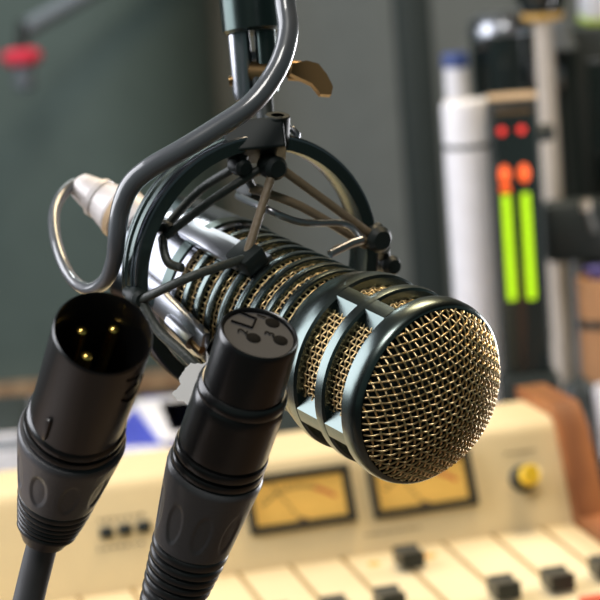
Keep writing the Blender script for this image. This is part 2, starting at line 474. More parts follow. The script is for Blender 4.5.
# cardboard roll
c0 = yplane(590, 280, 1.50)
W = at(V((c0.x + .008, 1.51, ZS)))
o = thing('cardboard_roll', 'brown cardboard roll with a dark strap at the right edge', 'roll', W)
h = c0.z - ZS; r = .016
MB().lathe([(r * .7, h - .01), (r * .8, h), (r, h), (r, 0), (0, 0)], 40, W).build('tube', 'card', o, W)
zz = yplane(590, 325, 1.50).z - ZS
MB().lathe([(r, zz - .003), (r * 1.03, zz - .003), (r * 1.03, zz + .003), (r, zz + .003)], 40, W @ MX.Rotation(rad(14), 4, 'Y') if False else W).build('strap', 'casedark', o, W)
MB().lathe([(r * .2, h - .004), (r * .68, h + .006), (r * .64, h + .006), (r * .16, h - .004)], 30, W).build('paper_lining', 'purple', o, W)
# small black knob pot & white cup next to it on console top
c0 = yplane(580, 392, 1.465)
W = at(V((c0.x, 1.47, ZS)))
o = thing('black_pot', 'small black round pot at the foot of the cardboard roll', 'pot', W)
h = c0.z - ZS + .006
MB().lathe([(0, 0), (.010, 0), (.012, h * .5), (.011, h - .004), (.008, h), (0, h)], 32, W).build('pot_body', 'casedark', o, W)
MB().lathe([(.0, h + .003), (.004, h + .003), (.005, h), (0, h)], 20, W).build('pot_lid', 'casedark', o, W)
c0 = yplane(600, 396, 1.467)
W = at(V((c0.x + .007, 1.467, ZS)))
o = thing('white_cup', 'white cup cut by the right edge beside the small black pot', 'cup', W)
h = c0.z - ZS + .006
MB().lathe([(0, 0), (.009, 0), (.013, h), (.0118, h), (.008, .004), (0, .004)], 32, W).build('cup_wall', 'white', o, W)
MB().sweep(spline([V((W.translation.x + .012, 1.467, ZS + h * .8)), V((W.translation.x + .022, 1.467, ZS + h * .7)), V((W.translation.x + .02, 1.467, ZS + h * .4)), V((W.translation.x + .0105, 1.467, ZS + h * .35))]), .0015, 10).build('handle', 'white', o, W)

# papers and binders on the riser, left of the microphone
def slab(px0, px1, pyt, y, th, m, name, label, cat, rz, zbase, dep=.12, group=None):
    a, b = yplane(px0, pyt, y), yplane(px1, pyt, y)
    W = MX.Translation(((a.x + b.x) / 2, y + dep / 2, zbase)) @ MX.Rotation(rz, 4, 'Z')
    o = thing(name, label, cat, W, group)
    w = b.x - a.x
    MB().box((w, dep, th), c=(0, 0, th / 2), bev=min(.0012, th * .2)).build('cover', m, o)
    MB().box((w * .985, dep * .97, th * .7), c=(0, -.004, th / 2)).build('pages', 'white', o)
    return o
zt = yplane(150, 436, 1.50).z
n = 4; hh = (zt - ZS - .012) / n
slab(100, 196, 440, 1.49, (zt - ZS) * .62, 'white', 'paper_stack', 'thick stack of white paper lowest in the pile behind the connectors', 'paper stack', 0, ZS, .16)
z1 = ZS + (zt - ZS) * .62
slab(112, 188, 430, 1.50, (zt - ZS) * .2, 'bluepaper', 'blue_folder', 'blue folder on top of the white paper stack', 'folder', rad(-9), z1, .15)
z2 = z1 + (zt - ZS) * .2
slab(140, 200, 425, 1.50, .006, 'white', 'white_booklet', 'white booklet lying on the blue folder', 'booklet', rad(12), z2, .12)
slab(160, 215, 420, 1.505, (zt - z2) - .006, 'bluepaper', 'blue_notebook', 'blue notebook topmost on the paper pile behind the black sockets', 'notebook', rad(7), z2 + .006, .10)
za = yplane(8, 430, 1.55).z
slab(-40, 22, 440, 1.54, za - ZS - .008, 'armgrey', 'grey_binder', 'grey binder lying at the left edge behind the console', 'binder', 0, ZS, .15)
slab(-40, 16, 430, 1.55, .007, 'casedark', 'dark_notebook', 'dark notebook lying on top of the grey binder', 'notebook', rad(4), za - .008, .12)

# ------------------------------------------------------------------ far red microphone on a grey arm
D0 = 2.55
a = P(24, 30, D0); b = P(84, -4, D0 + .05); top = V((b.x + .9, b.y + .2, 2.6))
W = at(top)
o = thing('boom_microphone', 'blurred distant microphone with a red windscreen on a grey boom arm', 'microphone', W)
MB().sweep([a, b, b + (b - a) * 1.5, top - V((0, 0, .3)), top], .010, 20).build('arm', 'armgrey', o, W)
MB().sweep([a + V((0, 0, .01)), P(21, 48, D0)], .007, 16).build('joint', 'casedark', o, W)
c0 = P(22, 57, D0)
MB().lathe([(0, .009), (.012, .009), (.02, .007), (.023, 0), (.02, -.007), (.012, -.009), (0, -.009)], 40, at(c0)).build('windscreen', 'redfoam', o, W)
c1 = P(24, 76, D0)
MB().lathe([(0, -.016), (.008, -.016), (.012, -.01), (.011, .016), (0, .017)], 32, at(c1)).build('body', 'armgrey', o, W)

# ------------------------------------------------------------------ studio microphone
mm = .001
def camdir(x, y, z): return RC @ V((x, y, z))
Zm = camdir(.9 * .69, -.436 * .69, .72).normalized()
Xm0 = camdir(-.648, .314, .69)
MC = P(431.5, 395.5, .70)
MW = frame(MC, Xm0, Zm)
mic = thing('studio_microphone', 'large studio microphone with golden wire mesh head held in shock mount', 'microphone', MW)
def mpart(mb, name, m, parent=None, ang=35):
    return mb.build(name, m, parent or mic, None, ang)
def mmp(l): return [(r * mm, z * mm) for r, z in l]
# head rings
front = mpart(MB().lathe(mmp([(25.8, -8.4), (28.6, -8.4), (29.8, -7.4), (30.1, -5.8), (30.0, -3.0), (29.4, -1.0), (28.6, -.2), (28.1, 0), (27.8, -.6), (27.0, -2)]), 128, closed=True), 'front_ring', 'gun')
mpart(MB().lathe(mmp([(25.4, -21.5), (28.4, -21.5), (29.2, -20.9), (29.4, -19.5), (29.2, -17.6), (28.4, -17), (25.4, -17)]), 128, closed=True), 'middle_ring', 'gun')
mpart(MB().lathe(mmp([(24.8, -44), (25.8, -44), (27.0, -42), (28.6, -37), (29.2, -34), (29.2, -31.4), (28.4, -30.6), (25.0, -30.6)]), 128, closed=True), 'back_ring', 'gun')
def barseg(a, wdeg, r0, r1, z0, z1, flare=2.6):
    mb = MB(); vs = []; fs = []; n = 6; h = rad(wdeg) / 2
    zs = (z0, z1)
    for z in zs:
        for k in range(n + 1):
            aa = a - h + 2 * h * k / n
            for r, ex_ in ((r0, 1.0), (r1, .8)):
                ang = a + (aa - a) * (flare if r == r0 else 1)
                vs.append((r * math.cos(ang) * mm, r * math.sin(ang) * mm, z * mm))
    k2 = 2 * (n + 1)
    for k in range(n):
        b = 2 * k
        for o_ in (0, k2): fs.append((o_ + b, o_ + b + 1, o_ + b + 3, o_ + b + 2))
        fs.append((b + 1, b + 3, k2 + b + 3, k2 + b + 1)); fs.append((b, b + 2, k2 + b + 2, k2 + b))
    fs.append((0, 1, k2 + 1, k2)); fs.append((2 * n, 2 * n + 1, k2 + 2 * n + 1, k2 + 2 * n))
    return mb.add(vs, fs)
AL = [rad(a) for a in (-36, 54, 144, 234)]          # minus = towards the top of the picture
for a in AL:
    mpart(barseg(a, 10, 25.2, 29.1, -31, -20.5), 'cage_bar', 'gun', None, 20)
    mpart(barseg(a, 10, 25.2, 29.1, -17.5, -8.5), 'cage_bar', 'gun', None, 20)
# woven wire dome
RD = 27.7; HD = 13.5; RS = (RD ** 2 + HD ** 2) / (2 * HD)
def dome(x, y):
    return math.sqrt(max(0, RS ** 2 - x * x - y * y)) - (RS - HD)
def dn(x, y): return V((x, y, math.sqrt(max(.01, RS ** 2 - x * x - y * y)))).normalized()
mb = MB(); pitch = 2.0; amp = .38; wr = .34
for d in (0, 1):
    th = rad(45) + d * PI / 2
    ux, uy = math.cos(th), math.sin(th)
    n = int(RD / pitch) + 1
    for i in range(-n, n + 1):
        tt = i * pitch
        if abs(tt) >= RD - .4: continue
        L = math.sqrt(RD ** 2 - tt * tt); N = max(6, int(2 * L / (pitch / 4)))
        pts = []
        for k in range(N + 1):
            s_ = -L + 2 * L * k / N
            x, y = ux * s_ - uy * tt, uy * s_ + ux * tt
            w = math.cos(PI * s_ / pitch) * (1 if (i + d) % 2 else -1) * amp
            p = V((x, y, dome(x, y))) + dn(x, y) * w
            pts.append(p * mm)
        mb.sweep(pts, wr * mm, 6, ref=V((0, 0, 1)))
mpart(mb, 'front_grille', 'gold', None, 80)
# woven cylinder meshes
def cylmesh(R, z0, z1, nax, ph, wr=.3, amp=.34):
    mb = MB()
    for i in range(nax):
        a = 2 * PI * i / nax; N = max(4, int((z1 - z0) / (ph / 4)))
        pts = []
        for k in range(N + 1):
            z = z0 + (z1 - z0) * k / N
            r = R + amp * math.cos(PI * (z - z0) / ph) * (1 if i % 2 else -1)
            pts.append((r * math.cos(a) * mm, r * math.sin(a) * mm, z * mm))
        mb.sweep(pts, wr * mm, 5, ref=V((math.cos(a), math.sin(a), 0)))
    nh = int((z1 - z0) / ph)
    for j in range(nh + 1):
        z = z0 + j * ph; N = nax * 3; pts = []
        for k in range(N):
            a = 2 * PI * k / N
            r = R - amp * math.cos(a * nax / 2) * (1 if j % 2 else -1) * -1 * (1)
            pts.append((r * math.cos(a) * mm, r * math.sin(a) * mm, z * mm))
        mb.sweep(pts, wr * mm, 5, closed=True, ref=V((0, 0, 1)))
    return mb
mpart(cylmesh(25.4, -32, -7, 84, 1.75), 'side_grille', 'gold', None, 80)
ZE0 = -99
mpart(MB().lathe(mmp([(0, ZE0), (22.6, ZE0), (22.6, -45), (24.4, -44), (24.4, -5), (26.2, -2), (22, 3.6), (14, 8.6), (0, 11.4)]), 64), 'foam_core', 'foam')
# ribbed body
NR = 8; Z0, PIT = -48.0, 6.6
for k in range(NR):
    z = Z0 - k * PIT
    mpart(MB().lathe(mmp([(22.8, z - 3.2), (24.9, z - 3.2), (25.4, z - 2.5), (25.5, z - 1.5), (25.4, z - .4), (24.9, z), (22.8, z)]), 128, closed=True), 'rib', 'gun')
ZE = Z0 - NR * PIT
mpart(cylmesh(23.5, ZE, -44, 76, 1.8, .26, .2), 'body_grille', 'gold', None, 80)
for a in AL:
    mpart(barseg(a, 13, 23.2, 26.4, ZE - 3, -72 if a < 0 else -56, 1.2), 'spine_bar', 'satin', None, 20)
mpart(MB().lathe(mmp([(0, -148), (14, -148), (20, -146), (24, -141), (25.4, -136), (25.6, ZE - 4), (25.4, ZE), (22, ZE + .5), (21, ZE + 1), (0, ZE + 1)]), 128), 'rear_barrel', 'chrome')
mpart(MB().lathe(mmp([(26.2, ZE - 7), (26.2, ZE - 3), (25, ZE - 2.6), (25, ZE - 7.4)]), 128, closed=True), 'trim_band', 'darkm')
iM = MW.inverted()
def mic_hit(px, py, R=26.5):
    o_ = iM @ CAM; d = iM.to_3x3() @ ray(px, py)
    a = d.x ** 2 + d.y ** 2; b = 2 * (o_.x * d.x + o_.y * d.y); c = o_.x ** 2 + o_.y ** 2 - (R * mm) ** 2
    q = b * b - 4 * a * c
    t_ = (-b - math.sqrt(max(q, 0))) / (2 * a)
    return MW @ (o_ + d * t_)

# ------------------------------------------------------------------ shock mount
Zr = camdir(.9 * .52, -.436 * .52, .854).normalized()
RO = P(252, 266, .757)
RR = 44.6
SWM = frame(RO, camdir(-.77, .37, .5), Zr)
sm = thing('shock_mount', 'dark round shock mount ring with elastic cords cradling the microphone', 'shock mount', SWM)
iS = SWM.inverted()
def ring_hit(px, py, off=0): return hit(px, py, RO + Zr * off, Zr)
MB().lathe(mmp([(RR - 4.2, -6), (RR - .8, -6.4), (RR, -5.6), (RR, -3.2), (RR - .9, -2.6), (RR - .9, -1.4), (RR, -.8), (RR, 2.2), (RR - .9, 2.8), (RR - .9, 3.6), (RR - .3, 4.2), (RR - .6, 6), (RR - 4.2, 6), (RR - 4.9, 4), (RR - 4.9, -4)]), 160, closed=True).build('ring', 'gun', sm, None, 25)
for z_, r_ in ((5.1, .8), (2.6, .8), (-4.4, .5)):
    MB().lathe(mmp([(RR - .5 + r_ * math.cos(q * PI / 4) * 1.4, z_ + r_ * math.sin(q * PI / 4)) for q in range(8)]), 160, closed=True).build('trim_ring', 'chrome', sm)
# hub block at the ring top
hc = ring_hit(255, 141)
HW = frame(hc, camdir(1, .06, -.15), camdir(0, .25, 1))
HB = MB().box((.0195, .0105, .016), HW, bev=.0007)
HB.build('hub_block', 'blackp', sm, SWM, 12)
q = P(277, 128, .745)
MB().lathe(mmp([(2.2, 4.4), (3.9, 4.4), (4.2, 4), (4.2, -6), (0, -6), (0, 2), (2.2, 2)]), 40, frame(q, camdir(1, 0, 0), camdir(.05, .95, .35))).build('clamp_boss', 'blackp', sm, SWM)
MB().sweep([P(287, 131, .757), P(292, 129, .757), P(297, 134, .757), P(296, 142, .757)], .0013, 12).build('release_lever', 'satin', sm, SWM)
MB().lathe(mmp([(0, 3), (2.4, 3), (2.8, 2), (2.8, -3), (0, -3)]), 24, frame(P(228, 139, .752), camdir(0, 1, 0), camdir(-1, 0, .3))).build('hub_screw', 'satin', sm, SWM)
# cord anchors on ring
def knob(p, r=3.2, h=7, m='blackp', d=None, name='cord_anchor'):
    d = d or Zr
    return MB().lathe(mmp([(0, h), (r * .7, h), (r, h * .75), (r * .8, h * .45), (r, .2 * h), (r, -h * .3), (0, -h * .3)]), 28, frame(p, camdir(1, 0, 0) if abs(camdir(1, 0, 0).dot(d)) < .9 else camdir(0, 1, 0), d)).build(name, m, sm, SWM)
aT = ring_hit(270, 166, .006); aT2 = ring_hit(238, 166, .0); aR = ring_hit(371, 236, .004); aL = ring_hit(136, 297, .006); aR2 = ring_hit(383, 262, -.006)
knob(aT, 4.0, 6); knob(aT2, 3.0, 6); knob(aR, 4.6, 8); knob(aL, 3.2, 5); knob(aR2, 3.6, 8)
aL2 = ring_hit(165, 228, -.006); knob(aL2, 2.6, 5)
# brackets linking anchors to ring
for a_, px in ((aT, (262, 146)), (aT2, (246, 146)), (aR, (378, 228)), (aL, (128, 292)), (aR2, (384, 248)), (aL2, (148, 222))):
    MB().sweep([a_, ring_hit(*px)], .0022, 14).build('anchor_bracket', 'blackp', sm, SWM)
# clamps on the microphone
cT = mic_hit(247, 257, 29); cB = mic_hit(250, 192, 27.5); 
def block(px, py, sx, sy, sz, R, m='blackp', name='cradle_clamp'):
    p = mic_hit(px, py, R); l = iM @ p; n = (MW.to_3x3() @ V((l.x, l.y, 0))).normalized()
    return MB().box((sx * mm, sy * mm, sz * mm), frame(p, Zm, n), bev=1.2 * mm).build(name, m, sm, SWM)
block(247, 258, 11, 9, 7, 28); block(252, 190, 9, 7, 6, 27.5); block(358, 246, 9, 7, 6, 28.5) if False else None
# chrome rails of the inner cradle that hug the barrel
def rail(pix, R, r, m, name='cradle_rail', n=8):
    pts = [mic_hit(x, y, R) for x, y in pix]
    return MB().sweep(spline(pts, n), r * mm, 12).build(name, m, sm, SWM)
def bar_on(px0, px1, w, th, R, m, name):
    a, b = mic_hit(*px0, R), mic_hit(*px1, R); l = iM @ ((a + b) / 2); n = (MW.to_3x3() @ V((l.x, l.y, 0))).normalized()
    return MB().box(((b - a).length, w * mm, th * mm), frame((a + b) / 2, b - a, n), bev=.7 * mm).build(name, m, sm, SWM)
bar_on((186, 228), (243, 262), 7, 3.2, 28.2, 'satin', 'cradle_bar')
bar_on((158, 298), (205, 345), 9, 3.2, 28.4, 'satin', 'cradle_bar')
# wire bail running over the top of the barrel to the right anchor
b0 = mic_hit(238, 196, 27.5)
bail = [b0, P(262, 207, b0.y * 1.0 if False else (iM @ b0).length * 0 + .745), P(300, 222, .748), P(345, 224, .757), P(362, 240, .757)]
MB().sweep(spline(bail, 8), .0012, 12).build('wire_bail', 'satin', sm, SWM)
MB().sweep([P(330, 254, .75), P(352, 243, .755), P(362, 240, .757)], .0014, 12).build('wire_bail', 'satin', sm, SWM)
# elastic cords
def cordp(pts, r=1.5, m='cord'):
    return MB().sweep(spline(pts, 6) if len(pts) > 2 else pts, r * mm, 14).build('elastic_cord', m, sm, SWM)
cordp([aT + Zr * .003, mic_hit(247, 254, 30)])
cordp([aT + Zr * .002 + camdir(.002, 0, 0), aR + Zr * .003])
cordp([P(250, 188, .748), P(300, 206, .752), aR + Zr * .001 + camdir(-.002, -.003, 0)])
cordp([mic_hit(243, 259, 30.5), P(190, 277, .722), aL + Zr * .004], 1.5, 'cordd')
cordp([P(262, 168, .745), P(215, 198, .742), P(168, 234, .742), P(163, 242, .740), P(168, 262, .738), P(182, 268, .735)], 1.5, 'cordd')
cordp([aT2, P(200, 190, .752), aL2], 1.5, 'cordd')
cordp([P(255, 192, .75), aT2 + Zr * .004, P(256, 172, .748), aT + Zr * .002], 1.4, 'cordd')
cordp([aL + Zr * .003, P(158, 330, .728), P(185, 355, .724), P(215, 385, .722)], 1.7, 'cordd')
cordp([aR + Zr * .001, P(335, 250, .755)], 1.4)
# lower clamp barrel in chrome and golden screw
p0, p1 = mic_hit(168, 318, 29.5), mic_hit(193, 342, 29.5)
MB().sweep([p0, p0 + (p1 - p0) * .1, p1], [1.6 * mm, 2.6 * mm, 2.8 * mm], 20).build('lower_clamp', 'satin', sm, SWM)
MB().sweep([p1, p1 + (p1 - p0) * .35], 1.4 * mm, 16).build('clamp_screw', 'brass', sm, SWM)

# ------------------------------------------------------------------ boom stand that carries the shock mount
pA = P(228, -40, .765); pB = P(240, 32, .765)
axb = (P(236, 0, .765) - P(246, 100, .765)).normalized()
def pp(px, py, d=.765): return P(px, py, d)
cen = lambda y: pp(251 + (y - 16) * .10, y)
BW = at(cen(-20) + V((0, 0, 0)))
bt = V((cen(-200).x, cen(-200).y, 2.6))
BW = at(bt)
boom = thing('microphone_boom', 'dark hanging microphone pole with tilting fork and wing nut', 'microphone boom', BW)
rr = lambda px: px * K * .765
MB().sweep([bt, bt - V((0, 0, .05)), cen(-200), cen(-60), cen(30), cen(33)], [rr(60), rr(30), rr(30), rr(30), rr(30), rr(27)], 48).build('pole', 'darkm', boom, BW)
# fork: two tines
for dx, w, dd in ((-14, 11, 0), (12, 11, 0)):
    a = cen(30) + camdir(rr(dx), 0, 0); b = cen(100 if dx < 0 else 92) + camdir(rr(dx - 1), 0, 0)
    MB().sweep([a, a + (b - a) * .9, b], [rr(w), rr(w), rr(w * .8)], 28).build('fork_tine', 'satin' if dx < 0 else 'darkm', boom, BW)
kp = pp(260, 74)
MB().lathe(mmp([(0, 4.6), (3.4, 4.4), (4.2, 3.4), (4.2, -3.4), (3.4, -4.4), (0, -4.6)]), 36, frame(kp, camdir(0, 1, 0), camdir(1, -.05, .35))).build('knuckle', 'brass', boom, BW)
MB().sweep([kp, pp(264, 100, .763), pp(266, 124, .758), ], [rr(12), rr(9), rr(9)], 28).build('stem', 'blackp', boom, BW)
MB().sweep([pp(229, 81), pp(237, 80)], rr(5), 20).build('bolt_head', 'brass', boom, BW)
MB().sweep([pp(237, 80), pp(302, 70)], rr(4), 20).build('pivot_bolt', 'brass', boom, BW)
wn = frame(pp(308, 77, .758), camdir(.95, -.15, .2), camdir(.2, .2, 1))
pl = [(-9, 3), (-3, 6), (3, 6), (8, 2), (12, -3), (12, -7), (7, -8), (2, -4), (-4, -3), (-9, -2)]
wing = MB().prism([(x * .7 * mm, y * .72 * mm) for x, y in pl], 3.4 * mm, wn)
wing.build('wing_nut', 'brass', boom, BW)
MB().lathe(mmp([(0, 3), (2.8, 3), (3.4, 2), (3.4, -3), (0, -3)]), 24, frame(pp(298, 71, .76), camdir(0, 1, 0), camdir(1, -.1, .2))).build('wing_nut_boss', 'brass', boom, BW)
MB().box((.009, .004, .006), frame(pp(262, 58, .772), camdir(1, 0, 0), camdir(0, 0, 1)), bev=.0006).build('spacer', 'satin', boom, BW)

# ------------------------------------------------------------------ microphone cable with plug
CWM = at(P(100, 200, .80))
mcab = thing('microphone_cable', 'grey microphone lead looping from the pole into the rear of the microphone', 'cable', CWM)
q0 = V((bt.x + .01, bt.y - .032, 0))
path = [V((q0.x, q0.y, 2.6)), V((q0.x, q0.y, 2.0)), V((q0.x, q0.y, 1.5)), P(276, -120, .735), P(283, -50, .735), P(285, 0, .732), P(288, 30, .728), P(282, 58, .724), P(268, 84, .722), P(248, 107, .72), P(217, 128, .72), P(183, 149, .72), P(150, 168, .722), P(131, 185, .724), P(121, 208, .727), P(117, 235, .73), P(114, 260, .735), P(105, 281, .742), P(88, 289, .752), P(70, 276, .765), P(57, 245, .78), P(54, 215, .795), P(62, 195, .805), P(75, 184, .81), P(84, 187, .81)]
rs = spline(path, 10)
MB().sweep(rs, [rr(10.2) if i < 130 else rr(10.2 - 4 * min(1, (i - 130) / 60)) for i in range(len(rs))], 24).build('cable', 'cable', mcab, CWM)
a, b = P(78, 184, .812), P(142, 226, .80)
dirp = (b - a)
prof_ = [(0, 0), (0, 8), (.04, 11), (.16, 13), (.30, 15), (.31, 17), (.37, 17), (.38, 16), (.60, 20), (.62, 21), (1, 21), (1.0, 0)]
MB().sweep([a + dirp * t_ for t_, r_ in prof_], [r_ * K * 1.0 for t_, r_ in prof_], 48, cap=False).build('plug', 'silverplug', mcab, CWM)
MB().sweep([a + dirp * .66, a + dirp * .74], 22 * K * 1.0, 48).build('plug_band', 'tanlid', mcab, CWM)

# ------------------------------------------------------------------ cable connectors in the foreground
class Conn:
    def __init__(s, pix, d0):
        """pix: list of (px, py, s) image centres and how far the axis leans to the viewer"""
        d = d0; pts = [P(pix[0][0], pix[0][1], d)]; s.dep = [d]
        for i in range(1, len(pix)):
            (x0, y0, s0), (x1, y1, s1) = pix[i - 1], pix[i]
            L = math.hypot(x1 - x0, y1 - y0); sv = (s0 + s1) / 2
            d += L * d * K * sv / math.sqrt(1 - sv * sv)
            pts.append(P(x1, y1, d)); s.dep.append(d)
        s.pts = pts
    def pos(s, t):
        i = min(int(t), len(s.pts) - 2); f = t - i
        p = s.pts; N = len(p)
        if t <= 0: return p[0] + (p[1] - p[0]) * t
        if i == 0: return p[0] + (p[1] - p[0]) * f
        a = p[i - 1]; b = p[i]; c = p[i + 1]; d = p[i + 2] if i + 2 < N else c + (c - b)
        # keep tangent continuity
        return .5 * ((2 * b) + (c - a) * f + (2 * a - 5 * b + 4 * c - d) * f * f + (3 * b - a - 3 * c + d) * f ** 3)
    def d(s, t):
        i = min(int(t), len(s.dep) - 2); f = t - i
        return s.dep[i] + (s.dep[i + 1] - s.dep[i]) * f
    def solid(s, prof, seg=96, mod=None, cap=True, closed=False, n=1):
        pts = []; rs = []; ts = []
        for t, r in prof:
            tt = t + 1e-4 * len(ts) * 0
            pts.append(s.pos(tt)); rs.append(r * K * s.d(min(max(t, 0), 4)) if True else 0); ts.append(t)
        mb = MB(); N = len(pts); vs = []; fs = []
        x = camdir(1, 0, 0)
        for i in range(N):
            e = .02
            T = (s.pos(ts[i] + e) - s.pos(ts[i] - e if ts[i] - e > -1 else ts[i])).normalized()
            xx = (x - T * x.dot(T)).normalized(); yy = T.cross(xx)
            for j in range(seg):
                a = 2 * PI * j / seg
                r = rs[i] * (1 + (mod(ts[i], a) if mod else 0))
                vs.append(pts[i] + (xx * math.cos(a) + yy * math.sin(a)) * r)
        for i in range(N if closed else N - 1):
            i2 = (i + 1) % N
            for j in range(seg):
                fs.append((i * seg + j, i * seg + (j + 1) % seg, i2 * seg + (j + 1) % seg, i2 * seg + j))
        if cap and not closed:
            fs.append(tuple(range(seg))[::-1]); fs.append(tuple((N - 1) * seg + j for j in range(seg)))
        return mb.add(vs, fs)
def lerp_prof(t0, r0, t1, r1, n): return [(t0 + (t1 - t0) * k / n, r0 + (r1 - r0) * k / n) for k in range(n + 1)]
def gripmod(t0, t1, n, depth, ph=0):
    def f(t, a):
        u = (t - t0) / (t1 - t0)
        if u < 0 or u > 1: return 0
        v = ((a + ph) / (2 * PI) * n) % 1 - .5
        q = math.hypot(v / .30, (u - .5) / .36)
        return -depth * max(0, min(1, (1.0 - q) * 5))
    return f
def ribs(t0, t1, r0, r1, n):
    out = []
    for k in range(n):
        ta = t0 + (t1 - t0) * k / n; tb = t0 + (t1 - t0) * (k + 1) / n; w = tb - ta
        r = r0 + (r1 - r0) * k / n
        out += [(ta, r * .93), (ta + w * .12, r * .985), (ta + w * .25, r), (ta + w * .6, r), (ta + w * .72, r * .985), (ta + w * .8, r * .93)]
    return out

# --- male connector
mc = Conn([(103, 333, .82), (76, 421, .80), (57, 494, .66), (44, 538, .45), (29, 598, .30), (8, 690, .2)], .62)
XW = at(mc.pts[1])
ml = thing('cable_connector', 'black male three pin cable connector with gold pins at the lower left', 'cable connector', XW)
def xb(mb, name, m, root, W, parent=None, ang=35): return mb.build(name, m, parent or root, W, ang)
xb(mc.solid([(.80, 44), (.0, 48.6), (-.010, 49.6), (.0, 50.6), (.02, 51.0), (.98, 48.2), (1.0, 44)], 128, closed=True), 'shell', 'xlr', ml, XW)
xb(mc.solid([(.72, 0.1), (.72, 43.5), (.8, 43.5), (.8, .1)], 96), 'insert', 'void', ml, XW)
axm = (mc.pts[0] - mc.pts[1]).normalized()
tipo = mc.pos(.22)
for px, py in ((82.5, 329), (114.5, 327.5), (87.5, 354.5)):
    t_ = hit(px, py, tipo, axm)
    L = (mc.pts[1] - mc.pts[0]).length * .55; r = 1.75 * mm
    pts = [t_ - axm * L, t_ - axm * .0016, t_ - axm * .0006, t_ - axm * .0001, t_]
    xb(MB().sweep(pts, [r, r, r * .85, r * .45, r * .1], 24), 'pin', 'goldpin', ml, XW)
xb(mc.solid([(.92, 40), (.92, 48.2), (.94, 50.4), (.98, 51), (1.0, 50), (1.005, 47), (1.035, 47), (1.04, 51.2), (1.06, 52), (1.09, 51.6), (1.10, 50), (1.105, 47.5), (1.15, 47.5), (1.18, 40)], 128), 'collar', 'xlr', ml, XW)
gm = gripmod(1.22, 1.92, 9, .035, .35)
xb(mc.solid([(1.12, 44), (1.13, 53.4), (1.15, 54.6), (1.18, 54.8)] + lerp_prof(1.2, 54.6, 1.94, 40.5, 40) + [(1.96, 39), (1.98, 34)], 192, gm), 'grip_sleeve', 'xlrgrip', ml, XW, None, 50)
xb(mc.solid([(1.94, 30)] + ribs(1.95, 2.85, 39.5, 29, 6) + [(2.86, 27.5), (2.98, 24), (3.04, 22), (3.06, 15)], 96), 'boot', 'xlrboot', ml, XW)
# lead: from the boot down to the desk
def lead(c, rpx, root, W, dx):
    e0, e1 = c.pts[3], c.pts[4]
    pts = [c.pos(2.9), c.pts[3], c.pos(3.5), c.pts[4], c.pts[5]]
    q = c.pts[5]
    g = ZD + .007
    pts += [V((q.x + dx * .15, q.y - .0, q.z - .06)), V((q.x + dx * .3, q.y - .01, g + .09)), V((q.x + dx * .6, q.y - .03, g + .02)), V((q.x + dx * 1.1, q.y - .05, g)), V((q.x + dx * 2.2, q.y - .06, g)), V((q.x + dx * 3.6, q.y - .03, g))]
    return xb(MB().sweep(spline(pts, 8), rpx * K * c.dep[4], 32), 'lead', 'xlrcable', root, W)
lead(mc, 15.6, ml, XW, -.06)
# small locating key on the shell
k0 = mc.pos(.97)
def conn_hit(c, px, py, t0, t1, rpx):
    """point of the cone between two stations under a picture point"""
    best = None
    A, B = c.pos(t0), c.pos(t1); ax = (B - A).normalized(); r_ = ray(px, py).normalized()
    R = rpx * K * c.d(t0)
    w = CAM - A
    d = r_ - ax * r_.dot(ax); e = w - ax * w.dot(ax)
    a_, b_, c_ = d.dot(d), 2 * d.dot(e), e.dot(e) - R * R
    q = b_ * b_ - 4 * a_ * c_
    s_ = (-b_ - math.sqrt(max(0, q))) / (2 * a_)
    p = CAM + r_ * s_
    n = (p - A) - ax * (p - A).dot(ax)
    return p, n.normalized()
p, n = conn_hit(mc, 48, 428, 0, 1, 50.2)
xb(MB().box((.0016, .010, .0026), frame(p, axm.cross(n), n), bev=.0004), 'locating_key', 'xlr', ml, XW)
# mark moulded in the shell near the rim
def stroke(c, pix, w, R):
    mb = MB(); pn = []
    for i in range(len(pix) - 1):
        (a0, b0), (a1, b1) = pix[i], pix[i + 1]
        for k in range(5): pn.append((a0 + (a1 - a0) * k / 5, b0 + (b1 - b0) * k / 5))
    pn.append(pix[-1])
    H = [conn_hit(c, x, y, 0, 1, R) for x, y in pn]
    vs = []; fs = []
    for i, (p, n) in enumerate(H):
        a = H[max(0, i - 1)][0]; b = H[min(len(H) - 1, i + 1)][0]
        t_ = (b - a).normalized(); s_ = n.cross(t_).normalized() * w / 2 * mm
        vs += [p - s_ - n * .0003, p - s_ + n * .00015, p + s_ + n * .00015, p + s_ - n * .0003]
    N = len(H)
    for i in range(N - 1):
        for q in range(4): fs.append((4 * i + q, 4 * i + (q + 1) % 4, 4 * i + 4 + (q + 1) % 4, 4 * i + 4 + q))
    fs += [(0, 1, 2, 3), (4 * N - 4, 4 * N - 1, 4 * N - 2, 4 * N - 3)]
    return mb.add(vs, fs)
mk = MB()
for pix, w in (([(127, 381), (133, 379), (139, 376.5)], 0.8), ([(125.5, 394), (131, 388), (136.5, 384)], .8), ([(122, 400), (127, 401), (132, 398.5), (137, 391), (141, 381), (142.5, 375)], .9)):
    s_ = stroke(mc, pix, w, 51.3); mk.add(s_.v, s_.f)
xb(mk, 'moulded_mark', 'void', ml, XW)

